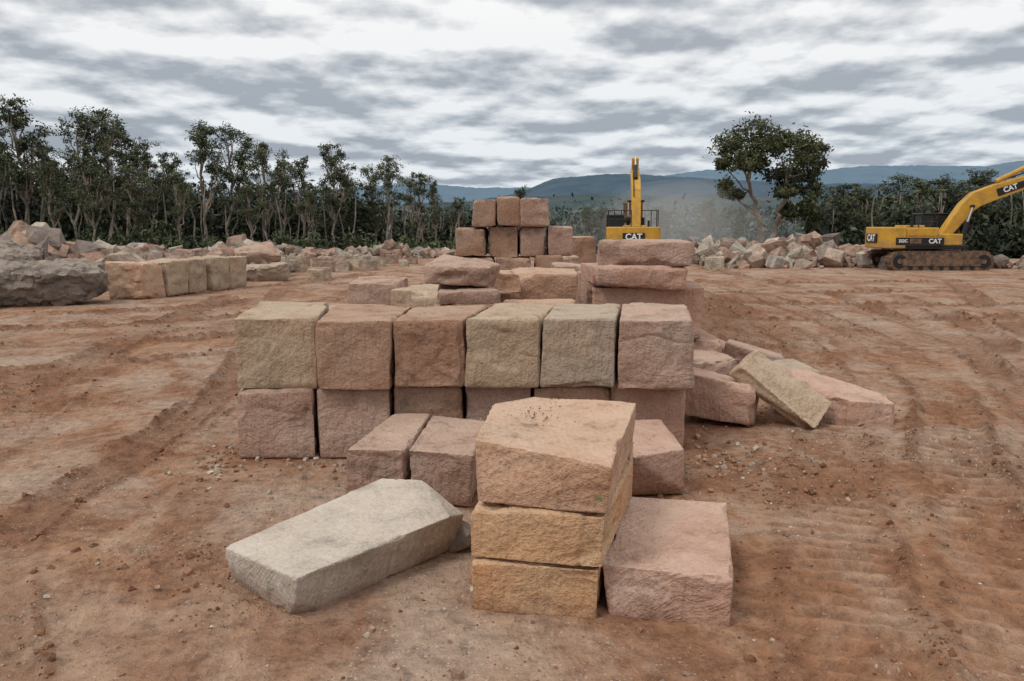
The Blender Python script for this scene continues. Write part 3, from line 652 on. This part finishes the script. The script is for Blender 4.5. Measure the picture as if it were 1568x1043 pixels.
def text(s,size,loc,rot,mat,par,nm='lettering'):
    cu=bpy.data.curves.new(nm,'FONT');cu.body=s;cu.size=size;cu.extrude=.004;cu.align_x='CENTER';cu.align_y='CENTER';cu.offset=size*.03
    o=bpy.data.objects.new(nm,cu);cu.materials.append(mat);link(o,par);o.location=loc;o.rotation_euler=rot;return o
def excavator(loc,rz,knee,tip,stk,low=False):
    E=bpy.data.objects.new('excavator',None);link(E);E.location=loc;E.rotation_euler[2]=rz
    for sd in (-1,1):
        y0,y1=(.88,1.48) if sd>0 else (-1.48,-.88);N=14
        pr=[(1.83+.42*math.sin(t_),.42-.42*math.cos(t_)) for t_ in np.linspace(0,math.pi,N)]+[(-1.83-.42*math.sin(t_),.42+.42*math.cos(t_)) for t_ in np.linspace(0,math.pi,N)]
        prism('track_belt',pr,y0,y1,ST,E,0)
        yo=y1+.012 if sd>0 else y0-.012
        prism('track_frame',[(-1.7,.22),(1.7,.22),(1.75,.5),(1.2,.66),(-1.2,.66),(-1.75,.5)],min(yo,yo+sd*.02),max(yo,yo+sd*.02),ST,E,0)
        for xx in (-1.83,1.83):
            rod('sprocket',(xx,y0-.03,.42),(xx,y1+.03,.42),.30,BK,E,18);rod('hub',(xx,y0-.06,.42),(xx,y1+.06,.42),.11,ST,E,12)
        for k in range(7): rod('roller',(-1.35+k*.45,y0-.025,.15),(-1.35+k*.45,y1+.025,.15),.1,BK,E,10)
        bm=bmesh.new();st=3.66;arc=math.pi*.43;tot=2*st+2*arc;n=46
        for k in range(n):
            s_=k/n*tot
            if s_<st: p_=(-1.83+s_,0,0)
            elif s_<st+arc: a_=(s_-st)/.43;p_=(1.83+.43*math.sin(a_),.42-.43*math.cos(a_),-a_)
            elif s_<2*st+arc: p_=(1.83-(s_-st-arc),.85,math.pi)
            else: a_=(s_-2*st-arc)/.43;p_=(-1.83-.43*math.sin(a_),.42+.43*math.cos(a_),math.pi-a_)
            M=Matrix.Translation((p_[0],(y0+y1)/2,p_[1]))@Matrix.Rotation(p_[2],4,'Y')@Matrix.Diagonal((.1,y1-y0+.03,.05,1))
            bmesh.ops.create_cube(bm,size=1,matrix=M)
        bmo('track_shoes',bm,ST,E)
    ebox('undercarriage',-.8,.8,-.9,.9,.3,.75,ST,E);rod('slew_ring',(0,0,.72),(0,0,.97),.6,BK,E,24)
    ebox('deck',-1.7,1.25,-1.3,1.3,.95,1.12,BK,E)
    bm=bmesh.new();pl=[(-1.55,-1.36),(-2.05,-1.36)]+[(-2.05-.45*math.cos(t_)**.7,1.36*math.sin(t_)) for t_ in np.linspace(-1.35,1.35,11)]+[(-2.05,1.36),(-1.55,1.36)]
    a=[bm.verts.new((x,y,.98)) for x,y in pl];b=[bm.verts.new((x,y,1.92)) for x,y in pl];n=len(pl);bm.faces.new(a);bm.faces.new(b[::-1])
    for i in range(n): bm.faces.new((a[i],b[i],b[(i+1)%n],a[(i+1)%n]))
    bmo('counterweight',bm,YP,E,.05)
    ebox('engine_hood',-1.55,-.1,-1.3,1.3,1.5,1.9,YP,E,.05);ebox('side_panels',-1.55,-.1,-1.32,1.32,1.12,1.5,YP,E,.02)
    ebox('engine_cover',-1.3,-.45,-.7,.5,1.9,2.0,YP,E,.04)
    for sd in(-1,1):
        ebox('stripe',-2.0,.1,min(sd*1.345,sd*1.375),max(sd*1.345,sd*1.375),1.14,1.46,BK,E,0)
        ebox('vent',-1.4,-.9,min(sd*1.378,sd*1.39),max(sd*1.378,sd*1.39),1.2,1.42,ST,E,0)
        text('CAT',.28,(-.3,sd*1.385,1.30),(R(90),0,0 if sd<0 else math.pi),WT,E);text('322C',.18,(-1.7,sd*1.385,1.31),(R(90),0,0 if sd<0 else math.pi),WT,E)
    ebox('tool_box',-.1,.95,-1.3,-.45,1.12,1.62,YP,E,.04)
    ebox('rear_badge',-2.53,-2.5,-.55,.55,1.22,1.62,BK,E,0);text('CAT',.42,(-2.54,0,1.42),(R(90),0,R(-90)),WT,E)
    rod('exhaust',(-1.1,-.8,1.9),(-1.1,-.8,2.25),.06,BK,E)
    ebox('cab_base',-.1,1.3,.42,1.32,1.12,1.6,YP,E,.03);prism('cab_glass',[(-.05,1.6),(1.27,1.6),(1.1,2.48),(-.05,2.48)],.46,1.28,GL,E,.02)
    prism('cab_roof',[(-.12,2.48),(1.15,2.48),(1.12,2.56),(-.09,2.56)],.4,1.34,BK,E,.03)
    for (x,x2) in ((-.08,-.08),(.5,.5),(1.29,1.12)):
        for y in (.44,1.3): rod('cab_post',(x,y,1.6),(x2,y,2.5),.04,BK,E,6)
    def rail(pts):
        for i in range(len(pts)-1): rod('handrail',pts[i],pts[i+1],.022,BK,E,6)
    if low:
        for yy_ in (-1.25,1.25):
            rail([(-1.5,yy_,1.9),(-1.5,yy_,2.75),(-.45,yy_,2.75),(-.45,yy_,1.9)]);rail([(-1.5,yy_,2.3),(-.45,yy_,2.3)])
        rail([(-1.5,-1.25,2.75),(-1.5,-.4,2.75),(-1.5,-.4,1.9)]);rail([(-1.5,1.25,2.75),(-1.5,.1,2.75),(-1.5,.1,1.9)]);rail([(-1.5,1.25,2.3),(-1.5,.1,2.3)])
        for yy_ in (-.9,.6,.95): rail([(-1.5,yy_,1.9),(-1.5,yy_,2.75)])
    else: rail([(-1.0,-1.25,1.9),(-1.0,-1.25,2.15),(-.2,-1.25,2.15),(-.2,-1.25,1.9)])
    foot=(.45,1.35);K=Vector((knee[0],0,knee[1]));Tp=Vector((tip[0],0,tip[1]))
    pre=(foot[0]+(K.x-foot[0])*.72,foot[1]+(K.z-foot[1])*.80);post=(K.x+(Tp.x-K.x)*.22,K.z+(Tp.z-K.z)*.26)
    prism('boom',beam([foot,pre,(K.x,K.z),post,((post[0]+Tp.x)/2,(post[1]+Tp.z)/2),(Tp.x,Tp.z)],[.4,.62,.70,.68,.58,.36]),-.48,.02,YP,E,.03)
    dd=(Tp-K).normalized();an=-math.atan2(dd.z,dd.x);q=K+(Tp-K)*.40
    a1_=K+(Tp-K)*.24;a2_=K+(Tp-K)*.60
    prism('boom_badge',beam([(a1_.x,a1_.z),(a2_.x,a2_.z)],[.34,.28]),-.50,-.485,BK,E,0)
    text('CAT',.32,(q.x,-.505,q.z+.01),(R(90),an,0),WT,E)
    for y in (-.62,.16):
        m_=Vector((pre[0]+.15,y,pre[1]+.05));b_=Vector((1.15,y,1.1));mid=b_.lerp(m_,.6)
        rod('boom_cylinder',b_,mid,.1,BK,E);rod('cylinder_rod',mid,m_,.05,CH,E)
    rod('boom_pin',(m_.x,-.68,m_.z),(m_.x,.22,m_.z),.07,BK,E)
    rod('hydraulic_hose',(K.x-.2,-.1,K.z+.38),(Tp.x-.4,-.1,Tp.z+.3),.03,BK,E,6);rod('hydraulic_hose',(pre[0]-.3,-.1,pre[1]+.3),(K.x-.2,-.1,K.z+.38),.03,BK,E,6)
    S_=Vector((stk[0],0,stk[1]));d=(S_-Tp).normalized();back=Tp-d*.8
    prism('stick',beam([(back.x,back.z),(Tp.x,Tp.z),(S_.x,S_.z)],[.25,.55,.28]),-.42,-.04,YP,E,.025)
    c0=K+(Tp-K)*.25+Vector((0,0,.5));mid=c0.lerp(back,.6)
    rod('stick_cylinder',(c0.x,-.23,c0.z),(mid.x,-.23,mid.z),.1,BK if low else YP,E);rod('cylinder_rod',(mid.x,-.23,mid.z),(back.x,-.23,back.z),.05,CH,E)
    c1=back+Vector((.3,0,0));c2=S_-d*.5+Vector((.35,0,0));mid=c1.lerp(c2,.6)
    rod('bucket_cylinder',(c1.x,-.23,c1.z),(mid.x,-.23,mid.z),.08,YP,E);rod('cylinder_rod',(mid.x,-.23,mid.z),(c2.x,-.23,c2.z),.045,CH,E);rod('bucket_link',(c2.x,-.23,c2.z),(S_.x,-.23,S_.z),.06,BK,E)
    bp=[(.15,.1),(.25,-.2),(.15,-.75),(-.25,-1.1),(-.8,-1.05),(-1.0,-.75),(-.75,-.85),(-.35,-.85),(-.15,-.6),(-.25,.05)]
    prism('bucket',[(S_.x+a,S_.z+b) for a,b in bp],-.8,.35,ST,E,.02)
    return E
excavator((18.95,38.,0),R(-1),(1.9,3.15),(5.4,4.35),(6.5,1.9))
excavator((px(966,44),44.,0),R(84),(1.3,3.7),(3.4,5.0),(4.2,3.2),True)

# ---------------------------------------------------------------- sky, sun, camera
w=bpy.data.worlds.new('World');sc.world=w;w.use_nodes=True;t=NT(w);bg=t.n['Background'];bg.inputs[1].default_value=.1
sky=t.N('ShaderNodeTexSky',sky_type='NISHITA',sun_disc=False,sun_elevation=R(54),sun_rotation=R(-130),air_density=1.2,dust_density=2.)
tc=t.N('ShaderNodeTexCoord');sx=t.N('ShaderNodeSeparateXYZ');t.L(tc.outputs['Generated'],sx.inputs[0])
zc=t.math('ADD',t.math('MAXIMUM',sx.outputs[2],0.),.15)
cx=t.N('ShaderNodeCombineXYZ');t.L(t.math('DIVIDE',sx.outputs[0],zc),cx.inputs[0]);t.L(t.math('DIVIDE',sx.outputs[1],zc),cx.inputs[1])
def cloud(scale):
    v=t.mapping(cx.outputs[0],(0,0,0),(1.3*scale,1.25*scale,1),(5.3,2.7,0))
    return t.math('ADD',t.math('MULTIPLY',t.noise(v,1.5,6,.5,.0,'2D'),1.),t.math('MULTIPLY',t.noise(v,.5,2,.5,0,'2D'),.55))
c0=cloud(1.);c1=cloud(1.04)
rel=t.math('MULTIPLY',t.math('SUBTRACT',c1,c0),1.9)  # shifted noise paints lit edges and grey undersides onto the clouds
s=t.math('ADD',t.math('MULTIPLY',c0,.62),rel)
cl=t.ramp(s,[(.30,(4.1,4.4,4.85)),(.42,(5.7,6.0,6.35)),(.52,(7.5,7.65,7.85)),(.66,(9.5,9.5,9.5))])
e=t.ramp(sx.outputs[2],[(.0,(.80,.82,.84)),(.05,(.84,.89,.94)),(.22,(1,1,1)),(.6,(1.4,1.38,1.34))])
cl=t.mix(1.,cl,e,'MULTIPLY')
t.L(t.mix(.95,sky.outputs[0],cl),bg.inputs[0])
su=bpy.data.lights.new('sun','SUN');su.energy=1.3;su.angle=R(16);su.color=(1,.95,.88);so=link(bpy.data.objects.new('sun',su))
az=R(-130);el=R(54)
sv=Vector((math.sin(az)*math.cos(el),math.cos(az)*math.cos(el),math.sin(el)))
so.rotation_euler=sv.to_track_quat('Z','Y').to_euler();so.location=(0,0,30)
ca=bpy.data.cameras.new('camera');co=link(bpy.data.objects.new('camera',ca));ca.sensor_width=36;ca.lens=1265/1568*36;ca.clip_end=20000;ca.clip_start=.05
co.location=(0,0,2);co.rotation_euler=(R(90)-math.atan(.1395),0,0);sc.camera=co
sc.view_settings.view_transform='Standard';sc.view_settings.look='None';sc.view_settings.exposure=0
